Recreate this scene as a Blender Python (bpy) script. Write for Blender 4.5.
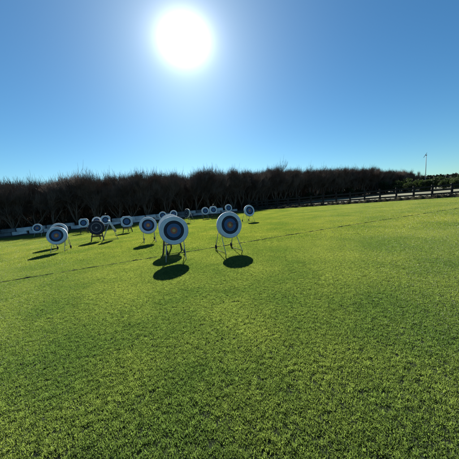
import bpy, bmesh, math, random
import numpy as np
from mathutils import Vector, Matrix, Euler
R = math.radians
S = bpy.context.scene
C = S.collection
for o in list(bpy.data.objects): bpy.data.objects.remove(o)

# ------------------------------------------------------------------ camera
SL = 0.03                                   # the field climbs gently to the right
def gz(x, y): return SL * x
pitch, roll = R(6.793), R(3.5)
F_ = Vector((0, math.cos(pitch), -math.sin(pitch))); U_ = Vector((0, math.sin(pitch), math.cos(pitch))); X_ = Vector((1, 0, 0))
cr, sr = math.cos(roll), math.sin(roll)
CR = X_*cr - U_*sr; CU = U_*cr + X_*sr
cam = bpy.data.objects.new('camera', bpy.data.cameras.new('camera')); C.objects.link(cam)
cam.matrix_world = Matrix(((CR.x, CU.x, -F_.x, 0), (CR.y, CU.y, -F_.y, 0), (CR.z, CU.z, -F_.z, 1.6), (0, 0, 0, 1)))
cam.data.sensor_width = 36; cam.data.lens = 36*230/459
cam.data.clip_start = 0.05; cam.data.clip_end = 6000
S.camera = cam

# ------------------------------------------------------------------ sky and sun
SUN = Vector((-0.1123, 0.8329, 0.5419)).normalized()
W = bpy.data.worlds.new('World'); S.world = W; W.use_nodes = True
nt = W.node_tree; N = nt.nodes; L = nt.links; N.clear()
def nd(t, **k):
    n = N.new(t)
    for a, b in k.items(): setattr(n, a, b)
    return n
sky = nd('ShaderNodeTexSky', sky_type='NISHITA', sun_disc=False, sun_elevation=math.asin(SUN.z),
         sun_rotation=math.atan2(SUN.x, SUN.y), altitude=0, air_density=1.0, dust_density=0.26, ozone_density=3.5)
bg = nd('ShaderNodeBackground'); bg.inputs['Strength'].default_value = 0.05
hs = nd('ShaderNodeHueSaturation'); hs.inputs['Saturation'].default_value = 1.18; L.new(sky.outputs[0], hs.inputs['Color'])
tn = nd('ShaderNodeMixRGB', blend_type='MULTIPLY'); tn.inputs[0].default_value = 1; tn.inputs[2].default_value = (0.60, 0.85, 0.86, 1); L.new(hs.outputs[0], tn.inputs[1]); L.new(tn.outputs[0], bg.inputs['Color'])
tc = nd('ShaderNodeTexCoord')
dot = nd('ShaderNodeVectorMath', operation='DOT_PRODUCT'); dot.inputs[1].default_value = SUN
nrm = nd('ShaderNodeVectorMath', operation='NORMALIZE'); L.new(tc.outputs['Generated'], nrm.inputs[0]); L.new(nrm.outputs[0], dot.inputs[0])
cl = nd('ShaderNodeMath', operation='MINIMUM'); L.new(dot.outputs['Value'], cl.inputs[0]); cl.inputs[1].default_value = 1.0
ac = nd('ShaderNodeMath', operation='ARCCOSINE'); L.new(cl.outputs[0], ac.inputs[0])
def expo(scale, power, amp):                # amp * exp(-(angle/scale)^power): the bright air round the sun
    a = nd('ShaderNodeMath', operation='DIVIDE'); L.new(ac.outputs[0], a.inputs[0]); a.inputs[1].default_value = R(scale)
    b = nd('ShaderNodeMath', operation='POWER'); L.new(a.outputs[0], b.inputs[0]); b.inputs[1].default_value = power
    c = nd('ShaderNodeMath', operation='MULTIPLY'); L.new(b.outputs[0], c.inputs[0]); c.inputs[1].default_value = -1
    d = nd('ShaderNodeMath', operation='EXPONENT'); L.new(c.outputs[0], d.inputs[0])
    e = nd('ShaderNodeMath', operation='MULTIPLY'); L.new(d.outputs[0], e.inputs[0]); e.inputs[1].default_value = amp
    return e
# the hot core: offsets from the sun across and along its height, a little flattened
def dotn(v):
    n = nd('ShaderNodeVectorMath', operation='DOT_PRODUCT'); n.inputs[1].default_value = v; L.new(nrm.outputs[0], n.inputs[0]); return n.outputs['Value']
HV = SUN.cross(Vector((0, 0, 1))).normalized(); TV = HV.cross(SUN).normalized()*1.22
def mth(op, a, b=None):
    n = nd('ShaderNodeMath', operation=op)
    for i, q in enumerate((a, b)):
        if q is None: continue
        if isinstance(q, (int, float)): n.inputs[i].default_value = q
        else: L.new(q, n.inputs[i])
    return n.outputs[0]
u_, v_ = dotn(HV), dotn(TV)
core = mth('SQRT', mth('ADD', mth('ADD', mth('MULTIPLY', u_, u_), mth('MULTIPLY', v_, v_)), mth('MULTIPLY', mth('LESS_THAN', dot.outputs['Value'], 0.0), 9.0)))
e1v = mth('MULTIPLY', mth('EXPONENT', mth('MULTIPLY', mth('POWER', mth('DIVIDE', core, R(2.9)), 1.35), -1.0)), 1.5)
e2 = expo(8.0, 1.0, 0.14)
sm = nd('ShaderNodeMath', operation='ADD'); L.new(e1v, sm.inputs[0]); L.new(e2.outputs[0], sm.inputs[1])
bg2 = nd('ShaderNodeBackground'); bg2.inputs['Color'].default_value = (1.0, 0.95, 1.0, 1); L.new(sm.outputs[0], bg2.inputs['Strength'])
ad = nd('ShaderNodeAddShader'); L.new(bg.outputs[0], ad.inputs[0]); L.new(bg2.outputs[0], ad.inputs[1])
wo = nd('ShaderNodeOutputWorld'); L.new(ad.outputs[0], wo.inputs['Surface'])
sl = bpy.data.lights.new('sun', 'SUN'); sl.energy = 5.0; sl.angle = R(0.5); sl.color = (1, 0.94, 0.84)
so = bpy.data.objects.new('sun', sl); C.objects.link(so); so.rotation_euler = SUN.to_track_quat('Z', 'Y').to_euler()
S.view_settings.view_transform = 'Standard'; S.view_settings.look = 'None'; S.view_settings.gamma = 1
S.view_settings.exposure = 1.3
S.render.resolution_x = S.render.resolution_y = 1024
try:
    S.cycles.max_bounces = 8; S.cycles.transmission_bounces = 4; S.cycles.diffuse_bounces = 3
except Exception: pass

# ------------------------------------------------------------------ helpers
def tag(o, label=None, cat=None, group=None, kind=None):
    if label: o['label'] = label
    if cat: o['category'] = cat
    if group: o['group'] = group
    if kind: o['kind'] = kind
    return o
def link_mesh(name, me, parent=None):
    o = bpy.data.objects.new(name, me); C.objects.link(o)
    if parent: o.parent = parent
    return o
def pymesh(name, v, f, mat, smooth=False, mats=None, mi=None):
    me = bpy.data.meshes.new(name); me.from_pydata([tuple(map(float, p)) for p in v], [], [tuple(map(int, q)) for q in f])
    for m in (mats or [mat]): me.materials.append(m)
    if mi is not None: me.polygons.foreach_set('material_index', mi)
    if smooth: me.polygons.foreach_set('use_smooth', [True]*len(me.polygons))
    me.update(); return me
def bm_obj(name, bm, mat, parent=None, smooth=False, mats=None):
    me = bpy.data.meshes.new(name); bm.to_mesh(me); bm.free()
    for m in (mats or [mat]): me.materials.append(m)
    if smooth: me.polygons.foreach_set('use_smooth', [True]*len(me.polygons))
    return link_mesh(name, me, parent)
def tube(bm, pts, r, n=8, r2=None):
    pts = [Vector(p) for p in pts]; rings = []
    for i, p in enumerate(pts):
        d = (pts[min(i+1, len(pts)-1)] - pts[max(i-1, 0)]).normalized()
        a = d.orthogonal().normalized(); b = d.cross(a)
        rr = r if r2 is None else r + (r2-r)*i/(len(pts)-1)
        rings.append([bm.verts.new(p + (a*math.cos(t) + b*math.sin(t))*rr) for t in [2*math.pi*k/n for k in range(n)]])
    for A, B in zip(rings, rings[1:]):
        for k in range(n): bm.faces.new((A[k], A[(k+1) % n], B[(k+1) % n], B[k]))
    bm.faces.new(rings[0][::-1]); bm.faces.new(rings[-1])
def box(bm, c, s, rot=None, bev=0.0, jit=0.0, rnd=random):
    M = Matrix.Translation(c) @ (rot.to_4x4() if rot else Matrix.Identity(4)) @ Matrix.Diagonal((*s, 1))
    g = bmesh.ops.create_cube(bm, size=1, matrix=M)
    if jit:
        for v in g['verts']: v.co += Vector((rnd.uniform(-jit, jit) for _ in range(3)))
    if bev:
        es = list({e for v in g['verts'] for e in v.link_edges})
        bmesh.ops.bevel(bm, geom=es, offset=bev, segments=2, affect='EDGES')

def mat(name, col, rough=0.8, var=0.25, scale=6.0, bump=0.0, metal=0.0, spec=0.3, trans=0.0, tcol=None, col2=None, bscale=None, coord='Object', detail=6, dist=0.02):
    m = bpy.data.materials.new(name); m.use_nodes = True
    t = m.node_tree; P = t.nodes['Principled BSDF']; out = t.nodes['Material Output']
    P.inputs['Roughness'].default_value = rough; P.inputs['Metallic'].default_value = metal
    P.inputs['Specular IOR Level'].default_value = spec
    if coord == 'World':
        g = t.nodes.new('ShaderNodeNewGeometry'); co = g.outputs['Position']
    else:
        g = t.nodes.new('ShaderNodeTexCoord'); co = g.outputs['Object']
    nz = t.nodes.new('ShaderNodeTexNoise'); nz.inputs['Scale'].default_value = scale; nz.inputs['Detail'].default_value = detail
    t.links.new(co, nz.inputs['Vector'])
    rp = t.nodes.new('ShaderNodeValToRGB'); t.links.new(nz.outputs['Fac'], rp.inputs['Fac'])
    c1 = [max(0, c*(1-var)) for c in col]; c2 = col2 or [min(1, c*(1+var)) for c in col]
    rp.color_ramp.elements[0].position = 0.32; rp.color_ramp.elements[1].position = 0.68
    rp.color_ramp.elements[0].color = (*c1, 1); rp.color_ramp.elements[1].color = (*c2, 1)
    t.links.new(rp.outputs[0], P.inputs['Base Color'])
    if bump:
        b = t.nodes.new('ShaderNodeBump'); b.inputs['Strength'].default_value = bump; b.inputs['Distance'].default_value = dist
        n2 = t.nodes.new('ShaderNodeTexNoise'); n2.inputs['Scale'].default_value = bscale or scale*6; n2.inputs['Detail'].default_value = 5
        t.links.new(co, n2.inputs['Vector']); t.links.new(n2.outputs['Fac'], b.inputs['Height']); t.links.new(b.outputs[0], P.inputs['Normal'])
    if trans:
        tr = t.nodes.new('ShaderNodeBsdfTranslucent'); mx = t.nodes.new('ShaderNodeMixShader'); mx.inputs[0].default_value = trans
        mul = t.nodes.new('ShaderNodeMixRGB'); mul.blend_type = 'MULTIPLY'; mul.inputs[0].default_value = 1
        t.links.new(rp.outputs[0], mul.inputs[1]); mul.inputs[2].default_value = (*(tcol or (1, 1, 1)), 1)
        t.links.new(mul.outputs[0], tr.inputs['Color'])
        t.links.new(P.outputs[0], mx.inputs[1]); t.links.new(tr.outputs[0], mx.inputs[2]); t.links.new(mx.outputs[0], out.inputs['Surface'])
    return m

def inpoly(p, poly):
    x, y = p; r = False
    for (x1, y1), (x2, y2) in zip(poly, poly[1:]+poly[:1]):
        if (y1 > y) != (y2 > y) and x < (x2-x1)*(y-y1)/(y2-y1)+x1: r = not r
    return r
def sheet(name, poly, z, m):
    bm = bmesh.new(); bm.faces.new([bm.verts.new((x, y, gz(x, y)+z)) for x, y in poly])
    bmesh.ops.triangulate(bm, faces=bm.faces)
    for f in bm.faces:
        if f.normal.z < 0: f.normal_flip()
    return tag(bm_obj(name, bm, m), kind='structure')

# ------------------------------------------------------------------ ground
M_dry = mat('dry_field', (0.115, 0.12, 0.07), 0.95, 0.3, 0.25, 0.6, bscale=5, coord='World', dist=0.06)
M_soil = mat('orchard_soil', (0.045, 0.036, 0.026), 0.95, 0.4, 1.2, 0.8, bscale=9, coord='World', dist=0.06)
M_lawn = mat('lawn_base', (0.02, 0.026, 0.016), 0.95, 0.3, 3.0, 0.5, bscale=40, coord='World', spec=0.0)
BIG = 3500
sheet('field_ground', [(-BIG, -BIG), (BIG, -BIG), (BIG, BIG), (-BIG, BIG)], 0, M_dry)
LAWN = [(-60, -8), (60, -8), (60, 2), (38, 13.9), (30, 18.5), (23, 22.7), (18, 25.8), (13, 28.8), (8, 31.6), (4.2, 33.4), (0, 32.9), (-6, 30.6), (-12.7, 28.0), (-18.9, 25.6), (-24.8, 23.3), (-60, 9.8)]
sheet('orchard_floor', [(-70, 6), (-24.8, 23.0), (-12.7, 27.7), (0, 32.6), (4.4, 33.0), (4.4, 40), (7.5, 47), (15, 54), (26, 60), (60, 74), (40, 130), (-130, 90)], 0.004, M_soil)
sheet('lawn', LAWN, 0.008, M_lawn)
def ridge(name, pts, w, h, m, seed, n_per=6, z0=0.0, kind='structure'):
    """irregular low ridge following a line on the ground"""
    rnd = random.Random(seed); P = []
    for a, b in zip(pts, pts[1:]):
        d = math.dist(a, b); n = max(2, int(d*n_per))
        P += [(a[0]+(b[0]-a[0])*i/n, a[1]+(b[1]-a[1])*i/n) for i in range(n)]
    P.append(pts[-1]); K = 7; V = []; Fc = []
    for i, (x, y) in enumerate(P):
        q = P[min(i+1, len(P)-1)]; p = P[max(i-1, 0)]
        dx, dy = q[0]-p[0], q[1]-p[1]; l = math.hypot(dx, dy); nx, ny = -dy/l, dx/l
        hh = h*(1+.25*math.sin(i*.31+seed)+.2*math.sin(i*.83)+rnd.uniform(-.15, .15)*(h < .1)*2); jj = 1 if h < .1 else 0; ww = w*(1+jj*rnd.uniform(-.25, .2)); off = jj*w*rnd.uniform(-.25, .25)
        for k in range(K):
            u = k/(K-1)*2-1
            V.append((x+nx*(u*ww/2+off), y+ny*(u*ww/2+off), gz(x, y)+z0+hh*max(0, (1-u*u))*(rnd.uniform(.85, 1.1) if h < .1 else rnd.uniform(.97, 1.03))-0.01))
    for i in range(len(P)-1):
        for k in range(K-1):
            a = i*K+k; Fc.append((a, a+1, a+K+1, a+K))
    me = pymesh(name, V, Fc, m, True); o = link_mesh(name, me); tag(o, kind=kind); return o
ridge('shooting_line', [(-14.5, 2.9), (-6.3, 6.0), (-4.1, 6.85), (-2.7, 7.35), (0, 8.45), (2.5, 9.45), (6.9, 11.1), (13.3, 13.4), (30, 19.7)], 0.045, 0.022,
      mat('worn_turf', (0.035, 0.042, 0.018), 0.95, 0.4, 9, 0.4), 5, 14, 0.022)
ridge('far_shooting_line', [(-30, 4.6), (-17, 9.3), (-9.6, 12.1), (-7.0, 13.2), (0.5, 16.2), (9, 19.6), (20, 24)], 0.05, 0.016, bpy.data.materials['worn_turf'], 6, 9, 0.014)
ridge('ditch_bank', [(4.0, 36.6), (8.6, 32.9), (14.6, 29.2), (20.5, 25.6), (25.5, 22.6), (40, 13.8)], 1.7, 0.30, mat('bank_earth', (0.03, 0.03, 0.018), .95, .4, 1.5, .8, coord='World', spec=0.0), 8, 12)
ridge('field_edge_bank', [(-60, 10.4), (-24.8, 24.0), (-12.7, 28.7), (0, 33.6), (4.2, 35.4)], 0.8, 0.16, M_soil, 9, 4)

# ------------------------------------------------------------------ lawn grass (far too many blades to count)
rng = np.random.default_rng(3)
def blade_patch(n_tuft, per, sig, wid, hmin, hmax, name, m, seed, segs=2):
    rg = np.random.default_rng(seed)
    tx = rg.random(n_tuft); ty = rg.random(n_tuft); th = rg.uniform(0.35, 1.0, n_tuft)
    n = n_tuft*per; idx = np.repeat(np.arange(n_tuft), per)
    ox = rg.normal(0, sig, n); oy = rg.normal(0, sig, n)
    x = (tx[idx]+ox) % 1 - .5; y = (ty[idx]+oy) % 1 - .5
    h = rg.uniform(hmin, hmax, n)*th[idx]; w = wid*rg.uniform(.6, 1.3, n)
    a = rg.uniform(0, 2*np.pi, n); wx, wy = np.cos(a)*w/2, np.sin(a)*w/2
    lean = rg.uniform(0.15, 1.1, n)*h; b = np.arctan2(oy, ox)+rg.normal(0, .8, n)
    lx, ly = np.cos(b)*lean, np.sin(b)*lean
    V = np.zeros((n, 5, 3))
    V[:, 0] = np.stack([x-wx, y-wy, 0*h-.004], 1); V[:, 1] = np.stack([x+wx, y+wy, 0*h-.004], 1)
    V[:, 2] = np.stack([x+lx*.35-wx*.8, y+ly*.35-wy*.8, h*.62], 1); V[:, 3] = np.stack([x+lx*.35+wx*.8, y+ly*.35+wy*.8, h*.62], 1)
    V[:, 4] = np.stack([x+lx, y+ly, h], 1)
    k = (np.arange(n)*5)[:, None]
    q = k+np.array([[0, 1, 3, 2]]); t = k+np.array([[2, 3, 4]])
    me = bpy.data.meshes.new(name)
    me.vertices.add(n*5); me.vertices.foreach_set('co', V.reshape(-1))
    nl = n*7; me.loops.add(nl); me.polygons.add(n*2)
    lv = np.concatenate([q, t], 1).reshape(-1); me.loops.foreach_set('vertex_index', lv)
    ls = (np.arange(n)[:, None]*7+np.array([[0, 4]])).reshape(-1); me.polygons.foreach_set('loop_start', ls)
    me.materials.append(m); me.update(calc_edges=True); me.validate()
    return me
def grass_mat(name, scale_small):
    m = bpy.data.materials.new(name); m.use_nodes = True; t = m.node_tree; P = t.nodes['Principled BSDF']; out = t.nodes['Material Output']
    g = t.nodes.new('ShaderNodeNewGeometry')
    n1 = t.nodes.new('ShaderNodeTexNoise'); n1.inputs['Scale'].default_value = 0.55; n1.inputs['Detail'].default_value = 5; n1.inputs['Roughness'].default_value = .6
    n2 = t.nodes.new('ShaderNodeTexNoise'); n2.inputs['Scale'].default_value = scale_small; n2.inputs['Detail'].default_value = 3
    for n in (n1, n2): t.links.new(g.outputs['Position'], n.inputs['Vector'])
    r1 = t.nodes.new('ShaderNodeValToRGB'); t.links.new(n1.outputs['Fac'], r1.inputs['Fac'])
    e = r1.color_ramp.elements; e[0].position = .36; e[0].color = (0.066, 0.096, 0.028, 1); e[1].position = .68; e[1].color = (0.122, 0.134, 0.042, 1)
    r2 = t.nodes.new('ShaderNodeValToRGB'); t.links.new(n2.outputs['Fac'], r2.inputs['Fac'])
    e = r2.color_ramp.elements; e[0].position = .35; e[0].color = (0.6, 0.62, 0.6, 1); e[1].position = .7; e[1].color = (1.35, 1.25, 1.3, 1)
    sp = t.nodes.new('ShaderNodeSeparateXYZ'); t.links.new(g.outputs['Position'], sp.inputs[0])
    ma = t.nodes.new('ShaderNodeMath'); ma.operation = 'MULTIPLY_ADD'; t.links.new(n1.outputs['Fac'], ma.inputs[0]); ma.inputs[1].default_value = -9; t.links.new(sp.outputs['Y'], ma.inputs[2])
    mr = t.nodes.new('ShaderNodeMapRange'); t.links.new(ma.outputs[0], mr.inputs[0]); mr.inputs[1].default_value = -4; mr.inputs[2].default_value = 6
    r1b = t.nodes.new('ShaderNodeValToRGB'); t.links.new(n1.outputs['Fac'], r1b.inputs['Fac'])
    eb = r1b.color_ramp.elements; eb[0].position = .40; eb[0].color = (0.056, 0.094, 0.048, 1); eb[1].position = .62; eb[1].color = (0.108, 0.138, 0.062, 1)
    mb = t.nodes.new('ShaderNodeMixRGB'); t.links.new(mr.outputs[0], mb.inputs[0]); t.links.new(r1b.outputs[0], mb.inputs[1]); t.links.new(r1.outputs[0], mb.inputs[2])  # light painted into base colour: cool sky hue near, yellow backlit hue farther along Y
    mu = t.nodes.new('ShaderNodeMixRGB'); mu.blend_type = 'MULTIPLY'; mu.inputs[0].default_value = 1
    t.links.new(mb.outputs[0], mu.inputs[1]); t.links.new(r2.outputs[0], mu.inputs[2])
    t.links.new(mu.outputs[0], P.inputs['Base Color']); P.inputs['Roughness'].default_value = .38; P.inputs['Specular IOR Level'].default_value = .5
    tr = t.nodes.new('ShaderNodeBsdfTranslucent'); m2 = t.nodes.new('ShaderNodeMixRGB'); m2.blend_type = 'MULTIPLY'; m2.inputs[0].default_value = 1
    t.links.new(mu.outputs[0], m2.inputs[1]); m2.inputs[2].default_value = (2.75, 3.0, 1.2, 1); t.links.new(m2.outputs[0], tr.inputs['Color'])
    mx = t.nodes.new('ShaderNodeMixShader'); mx.inputs[0].default_value = .55
    t.links.new(P.outputs[0], mx.inputs[1]); t.links.new(tr.outputs[0], mx.inputs[2]); t.links.new(mx.outputs[0], out.inputs['Surface'])
    return m
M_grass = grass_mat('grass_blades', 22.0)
def scatter(name, variants, cells, size, seed):
    """one stuff object: blade patches set side by side over the lawn"""
    rnd = random.Random(seed)
    coll = bpy.data.collections.new(name+'_patches')
    for i, me in enumerate(variants):
        o = bpy.data.objects.new(name+'_patch', me); coll.objects.link(o)
    me = bpy.data.meshes.new(name); me.from_pydata([(x, y, gz(x, y)+.008) for x, y in cells], [], [])
    ra = me.attributes.new('rot', 'FLOAT_VECTOR', 'POINT'); rv = []
    tilt = Matrix.Rotation(-math.atan(SL), 3, 'Y')
    for _ in cells: rv += list((tilt @ Matrix.Rotation(rnd.randrange(4)*math.pi/2, 3, 'Z')).to_euler())
    ra.data.foreach_set('vector', rv)
    ia = me.attributes.new('pick', 'INT', 'POINT'); ia.data.foreach_set('value', [rnd.randrange(len(variants)) for _ in cells])
    ob = link_mesh(name, me)
    ng = bpy.data.node_groups.new(name, 'GeometryNodeTree')
    ng.interface.new_socket('Geometry', in_out='INPUT', socket_type='NodeSocketGeometry'); ng.interface.new_socket('Geometry', in_out='OUTPUT', socket_type='NodeSocketGeometry')
    gi = ng.nodes.new('NodeGroupInput'); go = ng.nodes.new('NodeGroupOutput')
    ci = ng.nodes.new('GeometryNodeCollectionInfo'); ci.inputs['Collection'].default_value = coll
    ci.inputs['Separate Children'].default_value = True; ci.inputs['Reset Children'].default_value = True
    ip = ng.nodes.new('GeometryNodeInstanceOnPoints'); ip.inputs['Pick Instance'].default_value = True
    na = ng.nodes.new('GeometryNodeInputNamedAttribute'); na.data_type = 'FLOAT_VECTOR'; na.inputs['Name'].default_value = 'rot'
    nb = ng.nodes.new('GeometryNodeInputNamedAttribute'); nb.data_type = 'INT'; nb.inputs['Name'].default_value = 'pick'
    ng.links.new(gi.outputs[0], ip.inputs['Points']); ng.links.new(ci.outputs[0], ip.inputs['Instance'])
    ng.links.new(na.outputs['Attribute'], ip.inputs['Rotation']); ng.links.new(nb.outputs['Attribute'], ip.inputs['Instance Index'])
    ip.inputs['Scale'].default_value = (size, size, 1)
    ng.links.new(ip.outputs[0], go.inputs[0])
    md = ob.modifiers.new('scatter', 'NODES'); md.node_group = ng
    return ob
near, mid = [], []
for i in range(-46, 47):
    for j in range(-1, 36):
        x, y = i+.5, j+.5
        if abs(x) > y*1.12+4.5 or not inpoly((x, y), LAWN) and not inpoly((x*.985, y-.45), LAWN): continue
        (near if y < 8 and abs(x) < 11 else mid).append((x, y))
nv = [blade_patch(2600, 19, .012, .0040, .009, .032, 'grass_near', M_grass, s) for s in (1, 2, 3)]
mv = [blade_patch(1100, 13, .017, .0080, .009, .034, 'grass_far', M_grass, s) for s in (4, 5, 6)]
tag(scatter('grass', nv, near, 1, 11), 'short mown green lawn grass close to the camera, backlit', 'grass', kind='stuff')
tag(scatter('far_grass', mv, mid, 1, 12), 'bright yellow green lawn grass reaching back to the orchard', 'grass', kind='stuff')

# ------------------------------------------------------------------ bare orchard trees
M_bark = mat('bark', (0.035, 0.03, 0.026), 0.9, 0.35, 3, 0.5)
M_twig = mat('twigs', (0.135, 0.095, 0.072), 0.85, 0.3, 1.5)
def bare_tree(seed, H=6.6, dense=1.0, shoots=1500):
    rnd = random.Random(seed); tv, tf, cv, cf = [], [], [], []
    def seg(V, Fc, p, q, r0, r1, n):
        d = (q-p).normalized(); a = d.orthogonal().normalized(); b = d.cross(a); k = len(V)
        for P, r in ((p, r0), (q, r1)):
            for t in range(n):
                th = 2*math.pi*t/n; V.append(P+(a*math.cos(th)+b*math.sin(th))*r)
        for t in range(n): Fc.append((k+t, k+(t+1) % n, k+n+(t+1) % n, k+n+t))
    def grow(p, d, length, r, depth):
        n = 3 if depth > 1 else 5
        steps = 4 if depth < 3 else 3
        q = p
        for s in range(steps):
            d2 = (d+Vector((rnd.gauss(0, .13), rnd.gauss(0, .13), rnd.gauss(.05, .08)))).normalized()
            q2 = q+d2*(length/steps); ra = r*(1-.55*s/steps); rb = r*(1-.55*(s+1)/steps)
            seg(cv, cf, q, q2, ra, rb, n)
            if depth < 4+(rnd.random() < .15) and s >= (1 if depth < 2 else 0):
                for _ in range([2, 2, 3, 3, 2][depth] if rnd.random() < .85*dense else 1):
                    side = Vector((rnd.gauss(0, 1), rnd.gauss(0, 1), rnd.gauss(.25, .5))).normalized()
                    dd = (d2*.75+side*(.62 if depth < 3 else .5)+Vector((0, 0, .22))).normalized()
                    if q2.z < 2 and dd.z < .1: dd.z = .15
                    grow(q2, dd, length*rnd.uniform(.42, .72), rb*.62 if rb*.62 > .0045 else .0045, depth+1)
            q, d = q2, d2
        if depth < 5 and rnd.random() < .9: grow(q, d, length*.6, max(.0045, r*.42), depth+1)
    th = rnd.uniform(.5, .8); top = Vector((rnd.uniform(-.08, .08), rnd.uniform(-.08, .08), th))
    seg(tv, tf, Vector((0, 0, -.15)), Vector((0, 0, .15)), .17, .12, 9); seg(tv, tf, Vector((0, 0, .15)), top, .12, .105, 9)
    nl = rnd.choice((3, 4, 4)); a0 = rnd.uniform(0, 6.28)
    for i in range(nl):
        a = a0+i*2*math.pi/nl+rnd.uniform(-.3, .3); t = rnd.uniform(.35, .62)
        grow(top, Vector((math.cos(a)*t, math.sin(a)*t, 1)).normalized(), H*.36, .072, 0)
    zs = sorted(v.z for v in cv)[int(len(cv)*.993)]; k = (H-.7)/zs
    cv = [Vector((v.x*k*1.15, v.y*k*1.15, th+(v.z-th)*(H-.7-th)/(zs-th))) for v in cv]
    # long straight shoots of the year growing upwards out of the whole crown
    base = [v for v in cv if v.z > 1.2]
    for _ in range(shoots):
        p = rnd.choice(base); l = rnd.uniform(.35, 1.15)
        d = Vector((rnd.gauss(0, .22), rnd.gauss(0, .22), 1)).normalized()
        m = p+d*l*.5; seg(cv, cf, p, m, .012, .009, 3); seg(cv, cf, m, m+(d+Vector((rnd.gauss(0, .08), rnd.gauss(0, .08), .08))).normalized()*l*.5, .009, .004, 3)
    # hanging and side shoots low on the limbs
    for _ in range(int(shoots*1.6)):
        p = rnd.choice(base); p = Vector((p.x, p.y, p.z))
        if p.z > 3.4: continue
        d = Vector((rnd.gauss(0, 1), rnd.gauss(0, 1), rnd.gauss(-.7, .5))).normalized(); l = rnd.uniform(.4, 1.3); l = min(l, p.z/max(.01, -d.z)) if d.z < 0 else l; seg(cv, cf, p, p+d*l, .011, .005, 3)
    return pymesh('trunk', tv, tf, M_bark, True), pymesh('crown', cv, cf, M_twig)
TREES = [bare_tree(s, 6.6, d) for s, d in ((1, 1), (2, .95), (3, 1), (4, .9), (5, 1))]
print('tree faces', [len(t[1].polygons) for t in TREES])
def put_tree(x, y, rz, s, v, label, group):
    e = bpy.data.objects.new('bare_tree', None); C.objects.link(e); e.location = (x, y, gz(x, y)); e.rotation_euler = (0, 0, rz); e.scale = (s, s, s)
    tag(e, label, 'tree', group)
    for nm, me in zip(('trunk', 'crown'), TREES[v]): link_mesh(nm, me, e)
FRONT = [(-48, 20), (-24.8, 28.4), (-12, 32.6), (0, 38.8), (8, 48.5), (15, 55), (24, 60.5), (62, 75.5)]
rt = random.Random(21)
def along(pts, step):
    out = []; carry = 0
    for a, b in zip(pts, pts[1:]):
        d = math.dist(a, b); t = carry
        while t < d: out.append((a[0]+(b[0]-a[0])*t/d, a[1]+(b[1]-a[1])*t/d)); t += step
        carry = t-d
    return out
nt_ = 0
for row in range(7):
    line = [(x-.36*row*3.3, y+.93*row*3.3) for x, y in FRONT]
    for i, (x, y) in enumerate(along(line, 2.3 if row < 2 else 3.0 if row < 4 else 3.5)):
        x += rt.uniform(-.35, .35); y += rt.uniform(-.4, .4)
        if abs(x) > y*1.02+3 or x > y*.80+rt.uniform(-.5, 0): continue
        if x > 13 and rt.random() < .1+.07*row: continue
        if row == 0:
            lb = ('bare leafless orchard tree in the front row behind the pale block wall' if x < 5 else 'bare leafless orchard tree in the front row beyond the wooden fence')
            gr = 'front row orchard trees behind the block wall' if x < 5 else 'front row orchard trees beyond the fence'
        else:
            lb = 'bare leafless orchard tree deep in the dense rows behind the front row'; gr = 'orchard trees in the rows behind the front row'
        put_tree(x, y, rt.uniform(0, 6.28), rt.uniform(.94, 1.05)*(1.07 if x < 8 else 1.25 if x < 34 else 1.25-.012*(x-34)), rt.randrange(5), lb, gr); nt_ += 1
print('trees', nt_)

# leafy things
def leaf_cloud(name, blobs, n, size, m, seed, flat=0.0):
    rg = np.random.default_rng(seed); B = np.array(blobs); vol = B[:, 3]*B[:, 4]*B[:, 5]; pick = rg.choice(len(B), n, p=vol**.7/np.sum(vol**.7))
    d = rg.normal(size=(n, 3)); d /= np.linalg.norm(d, axis=1)[:, None]; r = rg.random(n)**.38
    c = B[pick, :3]+d*r[:, None]*B[pick, 3:6]*rg.uniform(.85, 1.12, n)[:, None]
    c[:, 2] = np.abs(c[:, 2])
    a = rg.normal(size=(n, 3)); a /= np.linalg.norm(a, axis=1)[:, None]; b = np.cross(a, rg.normal(size=(n, 3))); b /= np.linalg.norm(b, axis=1)[:, None]
    s = size*rg.uniform(.5, 1.3, n)[:, None]
    V = np.stack([c-a*s, c+b*s*.45, c+a*s, c-b*s*.45], 1).reshape(-1, 3)
    me = bpy.data.meshes.new(name); me.vertices.add(n*4); me.vertices.foreach_set('co', V.reshape(-1))
    me.loops.add(n*4); me.loops.foreach_set('vertex_index', np.arange(n*4)); me.polygons.add(n); me.polygons.foreach_set('loop_start', np.arange(n)*4)
    me.materials.append(m); me.update(calc_edges=True); me.validate(); return me
M_leaf = mat('shrub_leaf', (0.022, 0.038, 0.012), .7, .45, .8, trans=.3, tcol=(2, 2, 1))
M_far = mat('far_leaf', (0.018, 0.024, 0.014), .9, .35, .05, trans=.1, coord='World')
def shrub_mesh(seed):
    r = random.Random(seed)
    bl = [(r.uniform(-.7, .7), r.uniform(-.7, .7), r.uniform(.5, 2.1), r.uniform(.4, .8), r.uniform(.4, .8), r.uniform(.4, .75)) for _ in range(11)]
    return leaf_cloud('crown', bl, 3600, .11, M_leaf, seed)
SH = [shrub_mesh(s) for s in (31, 32, 33)]
bmt = bmesh.new()
for a in (0, 2.1, 4.2): tube(bmt, [(0, 0, -.1), (math.cos(a)*.12, math.sin(a)*.12, .5), (math.cos(a)*.4, math.sin(a)*.4, 1.5)], .05, 6, .02)
ST = bpy.data.meshes.new('stem'); bmt.to_mesh(ST); bmt.free(); ST.materials.append(M_bark)
rs = random.Random(8)
def shrub(x, y, s, label, group):
    e = bpy.data.objects.new('green_shrub', None); C.objects.link(e); e.location = (x, y, gz(x, y)); e.rotation_euler = (0, 0, rs.uniform(0, 6.28)); e.scale = (s, s, s*rs.uniform(.85, 1.1))
    tag(e, label, 'shrub', group); link_mesh('crown', SH[rs.randrange(3)], e); link_mesh('stem', ST, e)
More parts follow.
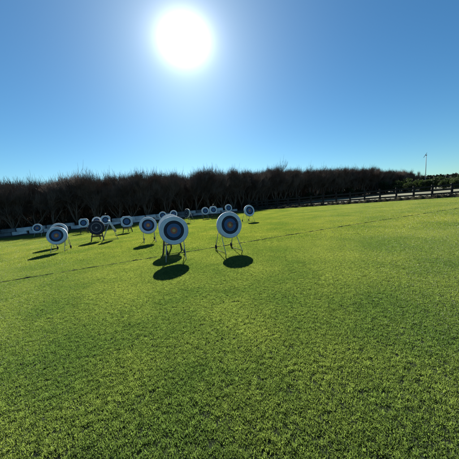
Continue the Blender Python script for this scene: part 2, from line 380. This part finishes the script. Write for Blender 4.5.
for i in range(17):
    t = i/16; shrub(43+t*31+rs.uniform(-.6, .6), 57.5+rs.uniform(-1, 1)-t*3, rs.uniform(.85, 1.25), 'leafy green shrub in the row at right beyond the wooden fence', 'green shrubs beyond the fence at right')
for i in range(16):
    t = i/15; shrub(44+t*34+rs.uniform(-.6, .6), 63.5+rs.uniform(-1, 1), rs.uniform(1.1, 1.5), 'leafy green shrub in the back row at right below the far wood', 'back row of green shrubs at right')
for (x, y, s) in ((12.5, 52, .5), (15.5, 54.6, .72), (18.2, 56.2, .6), (20.6, 57.6, .85), (23.5, 59.4, .62), (26.5, 60.6, .9), (30, 62, .7), (33.5, 63.6, .95), (37, 65, .8), (9.5, 49.2, .45)):
    shrub(x, y, s, 'low leafy green shrub growing under the bare orchard trees', 'low green shrubs under the orchard trees')
rq = random.Random(41); sb = []
for row in range(0, 9):
    for (x, y) in along([(a-.36*row*3, b+.93*row*3) for a, b in FRONT], 1.5):
        if x > y*.74-1 or abs(x) > y*1.05+2 or (row < 2 and rq.random() < .55): continue
        sb.append((x+rq.uniform(-.7, .7), y+1.6+rq.uniform(-.8, .8), gz(x, y)+.3, rq.uniform(.6, 1.1), rq.uniform(.5, .9), rq.uniform(.7, 1.5)*(1+.06*row)))
M_scrub = mat('dead_scrub', (0.045, 0.04, 0.03), .9, .35, .6, coord='World')
def scrub_mesh(bl, n):
    rg = np.random.default_rng(5); B = np.array(bl); pick = rg.integers(0, len(B), n); d = rg.normal(size=(n, 3)); d[:, 2] = np.abs(d[:, 2]); d /= np.linalg.norm(d, axis=1)[:, None]
    c = B[pick, :3]+d*(rg.random(n)**.5)[:, None]*B[pick, 3:6]*np.array([1, 1, 1.3]); c[:, 2] -= .1
    u = rg.normal(size=(n, 3)); u[:, 2] = np.abs(u[:, 2])+.6; u /= np.linalg.norm(u, axis=1)[:, None]; w = rg.normal(size=(n, 3))*.02; l = rg.uniform(.15, .5, n)[:, None]*(1 if n > 50000 else .4)
    V = np.stack([c-w, c+w, c+u*l], 1).reshape(-1, 3); me = bpy.data.meshes.new('scrub'); me.vertices.add(n*3); me.vertices.foreach_set('co', V.reshape(-1))
    me.loops.add(n*3); me.loops.foreach_set('vertex_index', np.arange(n*3)); me.polygons.add(n); me.polygons.foreach_set('loop_start', np.arange(n)*3); me.materials.append(M_scrub); me.update(calc_edges=True); return me
tag(link_mesh('scrub', scrub_mesh(sb, 260000)), 'dark dead weeds and prunings under the bare orchard trees', 'undergrowth', kind='stuff')
# the orchard goes on behind: a far mass of bare twigs
def far_orchard(n, seed):
    rg = np.random.default_rng(seed); t = rg.random(n); dpt = rg.uniform(24, 44, n)
    x = -75+t*135-.36*dpt; y = 9+t*135*.455+.93*dpt; z = SL*x+rg.random(n)**.8*5.3
    c = np.stack([x, y, z], 1); u = rg.normal(size=(n, 3))*.55; u[:, 2] = np.abs(u[:, 2])+.5; u /= np.linalg.norm(u, axis=1)[:, None]
    w = rg.normal(size=(n, 3))*.04; l = rg.uniform(.5, 1.6, n)[:, None]
    V = np.stack([c-w, c+w, c+u*l], 1).reshape(-1, 3); me = bpy.data.meshes.new('far_orchard'); me.vertices.add(n*3); me.vertices.foreach_set('co', V.reshape(-1))
    me.loops.add(n*3); me.loops.foreach_set('vertex_index', np.arange(n*3)); me.polygons.add(n); me.polygons.foreach_set('loop_start', np.arange(n)*3); me.materials.append(M_twig); me.update(calc_edges=True); return me
tag(link_mesh('far_orchard', far_orchard(260000, 12)), 'far mass of bare orchard twigs behind the dense tree rows', 'orchard', kind='stuff')
rb_ = np.random.default_rng(3)
bk = [(4.0, 36.6), (8.6, 32.9), (14.6, 29.2), (20.5, 25.6), (25.5, 22.6), (40, 13.8)]; wl = []
for (x, y) in along(bk, .22): wl.append((x+rb_.normal(0, .25), y+rb_.normal(0, .25), gz(x, y)+.15, .3, .3, rb_.uniform(.1, .28)))
tag(link_mesh('bank_weeds', scrub_mesh(wl, 30000)), 'dark dry weeds on the low bank below the wooden fence', 'weeds', kind='stuff')
# far wood on the skyline at right
rw = random.Random(4); bl = []
for i in range(150):
    t = i/149; x = 80+t*150; y = 140-t*25+rw.uniform(-8, 8)
    h = 5.0+2.4*t+rw.uniform(-.5, .7)
    bl.append((x, y, gz(x, y)+h*.45, rw.uniform(3, 5.5), rw.uniform(3, 5), h*.62))
wd = link_mesh('distant_wood', leaf_cloud('distant_wood', bl, 60000, .75, M_far, 77)); tag(wd, 'dark distant wood along the skyline at the right edge', 'wood', kind='stuff')

# ------------------------------------------------------------------ frost fan on the skyline
M_steel = mat('galvanised', (0.28, 0.29, 0.30), .7, .1, 5)
fx, fy = 57.3, 67.2
e = bpy.data.objects.new('wind_machine', None); C.objects.link(e); e.location = (fx, fy, gz(fx, fy))
tag(e, 'tall thin pole with a small propeller standing on the skyline', 'wind machine')
bm = bmesh.new(); tube(bm, [(0, 0, 0), (0, 0, 9.7)], .10, 12, .06); bm_obj('pole', bm, M_steel, e, True)
bm = bmesh.new(); box(bm, (-.05, 0, 9.75), (.45, .2, .22), bev=.04); bm_obj('gearbox', bm, M_steel, e)
for s in (1, -1):
    bm = bmesh.new(); d = Vector((-.55, -.35, .75*1)).normalized()
    box(bm, Vector((-.3, 0, 9.75))+Vector((.40*s*-1, -.2*s, -.36*s)), (.05, .15, 1.1), Vector((.62, .3, .55)).to_track_quat('Z', 'Y').to_matrix(), bev=.02); bm_obj('blade', bm, M_steel, e)
bm = bmesh.new(); box(bm, (0, 0, .5), (1.4, .9, 1.0), bev=.06); bm_obj('engine_housing', bm, M_steel, e)

# ------------------------------------------------------------------ wooden fence
M_wood = mat('dark_timber', (0.025, 0.021, 0.018), .85, .35, 3, .5, bscale=30)
fe = bpy.data.objects.new('post_and_rail_fence', None); C.objects.link(fe); fp0 = Vector((4.9, 38.4)); fp1 = Vector((25.4, 26.2))
fe.location = (fp0.x, fp0.y, gz(*fp0)); tag(fe, 'dark wooden post and rail fence along the right side of the lawn', 'fence')
rf = random.Random(2); stepv = (fp1-fp0)/14; ang = math.atan2(stepv.y, stepv.x); PP = []
for i in range(-1, 21):
    p = fp0+stepv*i; x, y = p.x-fp0.x, p.y-fp0.y; z = SL*x; h = 1.47+rf.uniform(-.04, .05)
    bm = bmesh.new(); box(bm, (x, y, z+h/2-.1), (.2, .2, h+.2), Euler((rf.uniform(-.02, .02), rf.uniform(-.02, .02), ang)).to_matrix(), bev=.012)
    bm_obj('post', bm, M_wood, fe); PP.append(Vector((x, y, z)))
nrm2 = Vector((math.sin(ang), -math.cos(ang), 0))
for a, b in zip(PP, PP[1:]):
    for zh in (.38, .80, 1.24):
        za, zb = zh+rf.uniform(-.03, .03), zh+rf.uniform(-.03, .03)
        p = a+nrm2*.123+Vector((0, 0, za)); q = b+nrm2*.123+Vector((0, 0, zb)); d = q-p
        bm = bmesh.new(); box(bm, (p+q)/2, (d.length-.01, .045, .19), d.to_track_quat('X', 'Z').to_matrix(), bev=.006); bm_obj('rail', bm, M_wood, fe)

# ------------------------------------------------------------------ row of pale blocks at the back
M_blk = [mat('weathered_block', (0.52, 0.53, 0.54), .9, .3, 2.2, .5, bscale=18), mat('grey_block', (0.34, 0.35, 0.36), .9, .35, 2.5, .5, bscale=18), mat('stained_block', (0.11, 0.12, 0.13), .9, .4, 2, .5, bscale=15)]
BM = []
for k in range(5):
    bm = bmesh.new(); r = random.Random(50+k); box(bm, (0, 0, .19), (1.22+.06*(k % 3), .55, .37), bev=.03, jit=.02, rnd=r)
    me = bpy.data.meshes.new('block'); bm.to_mesh(me); bm.free(); me.materials.append(M_blk[[0, 1, 0, 2, 1][k]]); BM.append(me)
rb = random.Random(14); BL = along([(-34, 20.8), (-24.8, 24.5), (-12.7, 29.15), (0, 34.05), (4.2, 35.8)], 1.33)
for i, (x, y) in enumerate(BL):
    nocol = rb.random() < .05 or i >= len(BL)-1
    for c in (0, 1):
        if nocol or c == 1 and (rb.random() < .18 or i >= len(BL)-2): continue
        xo = x+(.3*c)+rb.uniform(-.07, .07); yo = y+.15*c+rb.uniform(-.1, .1)
        o = link_mesh('block', BM[rb.randrange(5)]); z0 = .13 if c == 0 else .13+.385
        o.location = (xo, yo, gz(xo, yo)+z0-.02); o.rotation_euler = (0, -math.atan(SL), R(21)+rb.uniform(-.08, .08))
        tag(o, 'pale weathered block on the ground course of the low wall before the orchard' if c == 0 else 'pale weathered block on the upper course of the low wall before the orchard', 'block',
            'ground course blocks of the low wall' if c == 0 else 'upper course blocks of the low wall')

# ------------------------------------------------------------------ archery targets
M_foam = mat('white_boss', (0.60, 0.64, 0.68), .85, .2, 4, .6, bscale=55)
M_foamc = mat('cream_boss', (0.66, 0.65, 0.58), .85, .22, 4, .6, bscale=55)
M_black = mat('black_foam', (0.018, 0.018, 0.02), .85, .3, 6, .3)
M_leg = mat('grey_metal_leg', (0.45, 0.45, 0.44), .45, .1, 8, metal=.2)
M_wleg = mat('dark_wood_leg', (0.06, 0.05, 0.042), .8, .3, 6)
M_bag = mat('black_bag', (0.015, 0.015, 0.017), .8, .3, 9, .4)
M_flag = mat('flag_cloth', (0.5, 0.47, 0.4), .8, .1, 5, trans=.4)
def paper(n, c): return mat(n, c, .6, .08, 12, .1, spec=.25)
RW, RK, RB, RR, RY, RG = paper('ring_white', (.66, .70, .74)), paper('ring_black', (.018, .022, .036)), paper('ring_blue', (.065, .13, .26)), paper('ring_red', (.42, .13, .08)), paper('ring_gold', (.58, .37, .12)), paper('ring_line_grey', (.22, .22, .23))
def face_mesh(bands):
    """concentric paper rings, thin dividing lines between the scoring zones"""
    n = 64; V = [(0, 0, 0)]; Fc = []; mi = []; mats = []
    prev = None
    for (r, m) in bands:
        if m not in mats: mats.append(m)
        k = len(V); V += [(math.sin(2*math.pi*i/n)*r, 0, math.cos(2*math.pi*i/n)*r) for i in range(n)]
        for i in range(n):
            j = (i+1) % n
            Fc.append((0, k+i, k+j) if prev is None else (prev+i, k+i, k+j, prev+j)); mi.append(mats.index(m))
        prev = k
    # turn towards -Y
    return V, Fc, mi, mats
LN = .003
def bands(rs):
    out = []; 
    for i, (r, m, line) in enumerate(rs):
        out.append((r-LN, m)); out.append((r, line))
    return out
FULL = bands([(.05, RY, RK), (.10, RY, RK), (.155, RR, RK), (.21, RR, RK), (.315, RB, RK), (.42, RB, RK), (.51, RK, RG), (.60, RK, RG), (.71, RW, RK), (.83, RW, RK)])
NAVY = bands([(.12, RB, RK), (.24, RB, RK), (.40, RB, RK), (.58, RK, RG), (.80, RW, RG)])
DARK = bands([(.12, RG, RK), (.30, RK, RK), (.52, RK, RG), (.57, RG, RK), (.80, RK, RK)])
def boss_bm(Rr, th, shape):
    bm = bmesh.new(); n = 72; prof = [(0, -th/2), (Rr-.025, -th/2), (Rr, -th/2+.025), (Rr*1.006, 0), (Rr, th/2-.025), (Rr-.025, th/2), (0, th/2)]
    rings = []
    def sc(a):
        if shape == 'round': return 1
        a = (a+math.pi/4) % (math.pi/2)-math.pi/4
        d = a if True else 0
        return min(1/math.cos(a), 1.14/math.cos(abs(a)-math.pi/4))*.97
    for r, y in prof[1:-1]:
        rings.append([bm.verts.new((math.sin(2*math.pi*i/n)*r*sc(2*math.pi*i/n), y, math.cos(2*math.pi*i/n)*r*sc(2*math.pi*i/n))) for i in range(n)])
    for A, B in zip(rings, rings[1:]):
        for i in range(n): bm.faces.new((A[i], B[i], B[(i+1) % n], A[(i+1) % n]))
    bm.faces.new(rings[0][::-1]) ; bm.faces.new(rings[-1])
    bmesh.ops.recalc_face_normals(bm, faces=bm.faces)
    return bm
def target(x, y, rz, hc, label, R0=.42, lean=10, shape='round', face=FULL, boss=M_foam, stand='metal', flag=False, weights=True, seed=0, th=.14, tip=0, arrow=None):
    rd = random.Random(seed+100)
    e = bpy.data.objects.new('archery_target', None); C.objects.link(e); e.location = (x, y, gz(x, y)+.008); e.rotation_euler = (0, 0, R(rz))
    tag(e, label, 'archery target', 'archery targets standing on the lawn')
    ml = Matrix.Translation((0, 0, hc)) @ Matrix.Rotation(R(tip), 4, 'Y') @ Matrix.Rotation(-R(lean), 4, 'X')
    bm = boss_bm(R0, th, shape); bm.transform(ml); b = bm_obj('boss', bm, boss, e)
    for p in b.data.polygons: p.use_smooth = len(p.vertices) == 4
    V, Fc, mi, mats = face_mesh([(r*R0*1.16, m) for r, m in face])
    # papers hang on the front, 4 mm proud, with the faintest ripple
    V = [ml @ Vector((v[0], -th/2-.004-.0015*math.sin(v[0]*17+v[2]*9), v[2])) for v in V]
    me = pymesh('target_face', V, Fc, None, True, mats, mi); link_mesh('target_face', me, e)
    top = ml @ Vector((0, th/2+.01, .1)); s = R0/.42
    if stand == 'metal':
        for sx in (-1, 1):
            A = ml @ Vector((sx*.26*s, th/2+.014, -.05)); Bk = ml @ Vector((sx*.25*s, th/2+.014, .22*s))
            ff = Vector((sx*.285*s+rd.uniform(-.02, .02), -.26*s, 0)); rr = Vector((sx*.28*s+rd.uniform(-.02, .02), .62*s, 0))
            bm = bmesh.new(); k = (ml @ Vector((sx*.26*s, th/2+.014, -.40*s))); tube(bm, [A, k, ff], .0115, 8); bm_obj('leg', bm, M_leg, e, True)
            bm = bmesh.new(); tube(bm, [Bk, rr], .0115, 8); bm_obj('leg', bm, M_leg, e, True)
            bm = bmesh.new(); tube(bm, [ff+Vector((0, .01, .03)), rr+Vector((0, -.01, .03))], .008, 6); bm_obj('ground_bar', bm, M_wleg, e, True)
            if weights:
                bm = bmesh.new(); bmesh.ops.create_uvsphere(bm, u_segments=14, v_segments=10, radius=1, matrix=Matrix.Translation(rr+Vector((-.01*sx, -.04, .11))) @ Matrix.Diagonal((.038, .045, .085, 1)))
                tube(bm, [rr+Vector((0, -.06, .20)), rr+Vector((0, -.09, .30))], .006, 5)
                bm_obj('weight_bag', bm, M_bag, e, True)
        bm = bmesh.new(); tube(bm, [ml @ Vector((-.27*s, th/2+.014, -.30*s)), ml @ Vector((.27*s, th/2+.014, -.30*s))], .011, 8); bm_obj('crossbar', bm, M_leg, e, True)
    else:
        mm = M_wleg
        for sx in (-1, 1):
            bm = bmesh.new(); p = ml @ Vector((sx*.14*s, th/2+.03, .3*s)); q = Vector((sx*.33*s, -.16*s, 0)); d = q-p
            box(bm, (p+q)/2, (.055, .035, d.length), d.to_track_quat('Z', 'Y').to_matrix(), bev=.004); bm_obj('leg', bm, mm, e)
        bm = bmesh.new(); p = ml @ Vector((0, th/2+.05, .3*s)); q = Vector((0, .62*s, 0)); d = q-p
        box(bm, (p+q)/2, (.055, .035, d.length), d.to_track_quat('Z', 'Y').to_matrix(), bev=.004); bm_obj('leg', bm, mm, e)
        for zz in (.22, ):
            bm = bmesh.new(); box(bm, (0, -.10*s+.02, zz+.06), (.56*s, .03, .05), bev=.004); bm_obj('crossbar', bm, mm, e)
        bm = bmesh.new(); c = ml @ Vector((0, -.03, -R0-.035)); box(bm, c, (.62*s, .16, .045), bev=.006); bm_obj('ledge', bm, mm, e)
    if flag:
        bm = bmesh.new(); t = ml @ Vector((0, 0, R0*.96)); tube(bm, [t, t+Vector((0, 0, .26))], .008, 6); pr = bm_obj('flag_pin', bm, M_leg, e, True)
        bm = bmesh.new(); box(bm, t+Vector((.05, 0, .215)), (.10, .01, .075), bev=.003); bm_obj('flag', bm, M_flag, pr)
    if arrow:
        for (ax, az) in arrow:
            bm = bmesh.new(); p = ml @ Vector((ax, -th/2, az)); q = ml @ Vector((ax+.02, -th/2-.55, az+.03)); tube(bm, [p, q], .004, 6); ar = bm_obj('arrow', bm, M_bag, None, True)
            ar.matrix_world = Matrix.Translation((x, y, gz(x, y)+.008)) @ Matrix.Rotation(R(rz), 4, 'Z'); tag(ar, 'short dark arrow stuck in the centre of the right hand nearest target', 'arrow', 'arrows in the right hand nearest target')
    return e
T = target
T(0.00, 7.30, 24, .87, 'large white round target with blue and red rings, right hand one of the nearest pair', lean=7, seed=1, arrow=[(.03, -.01), (.05, .03), (-.01, .02)])
T(-1.68, 6.92, 14, .89, 'large white round target with gold centre, left hand one of the nearest pair', .43, lean=7, seed=2)
T(-2.12, 8.25, 18, .93, 'white round target almost hidden directly behind the nearest left hand target', lean=8, boss=M_foamc, stand='wood', seed=3)
T(-3.90, 11.05, 21, .83, 'white round target with long flat shadow, just left of the two nearest targets', .41, seed=4, lean=13)
T(-8.12, 10.78, 16, .76, 'white round target with thick rim at left with another peeking out above it', .42, seed=5, lean=12, th=.17)
T(-9.45, 12.72, 20, .88, 'white round target peeking out above the thick rimmed left hand target', .42, seed=6, lean=12, weights=False)
T(-17.74, 21.3, 16, .80, 'small white round target furthest left, in front of the pale block wall', .41, seed=7, weights=False)
T(-12.92, 20.5, 14, .92, 'small white square cornered target standing left of the black target', .40, shape='square', face=NAVY, stand='wood', seed=8)
T(-12.55, 21.9, 20, .93, 'small white round target showing just above the black target', .41, face=NAVY, stand='wood', seed=9)
T(-11.7, 21.9, 20, .97, 'small white square cornered target with a flag pin, up and right of the black target', .42, shape='square', face=NAVY, stand='wood', flag=True, seed=10)
T(-7.85, 13.6, 18, .80, 'black round target with thin grey ring on a dark splayed easel', .43, face=DARK, boss=M_black, stand='wood', seed=11, lean=6)
T(-6.92, 13.6, 119, .82, 'white target seen edge on and leaning steeply, right beside the black target', .40, lean=24, th=.11, boss=M_foamc, seed=12, weights=False)
T(-7.72, 17.4, 20, .83, 'white square cornered target with plain navy face on dark wooden legs', .42, shape='square', face=NAVY, stand='wood', seed=13)
T(-6.71, 23.5, 20, .84, 'small white round target showing left above the nearest left hand target', .41, face=NAVY, stand='wood', seed=14)
T(-6.02, 25.3, 20, .85, 'small white round target further back, just right above the nearest left hand target', .41, face=NAVY, stand='wood', seed=15)
T(-3.9, 21.7, -42, .90, 'small dark faced target turned left, its white edge on the right', .43, face=DARK, boss=M_foamc, stand='metal', seed=16, weights=False)
T(-2.49, 24.9, 20, .87, 'small white round far target, left one of the close pair behind the nearest targets', .41, seed=17, face=NAVY, weights=False)
T(-1.63, 25.1, 20, .90, 'small white square cornered far target with a flag pin, right one of the close pair', .41, shape='square', seed=18, face=NAVY, stand='wood', flag=True)
T(0.03, 25.4, 20, .95, 'small white round far target directly above the nearest right hand target', .41, seed=19, face=NAVY, weights=False)
T(1.52, 16.9, 26, .83, 'white round target standing alone at mid distance, rightmost of all the targets', .42, seed=20, lean=13)
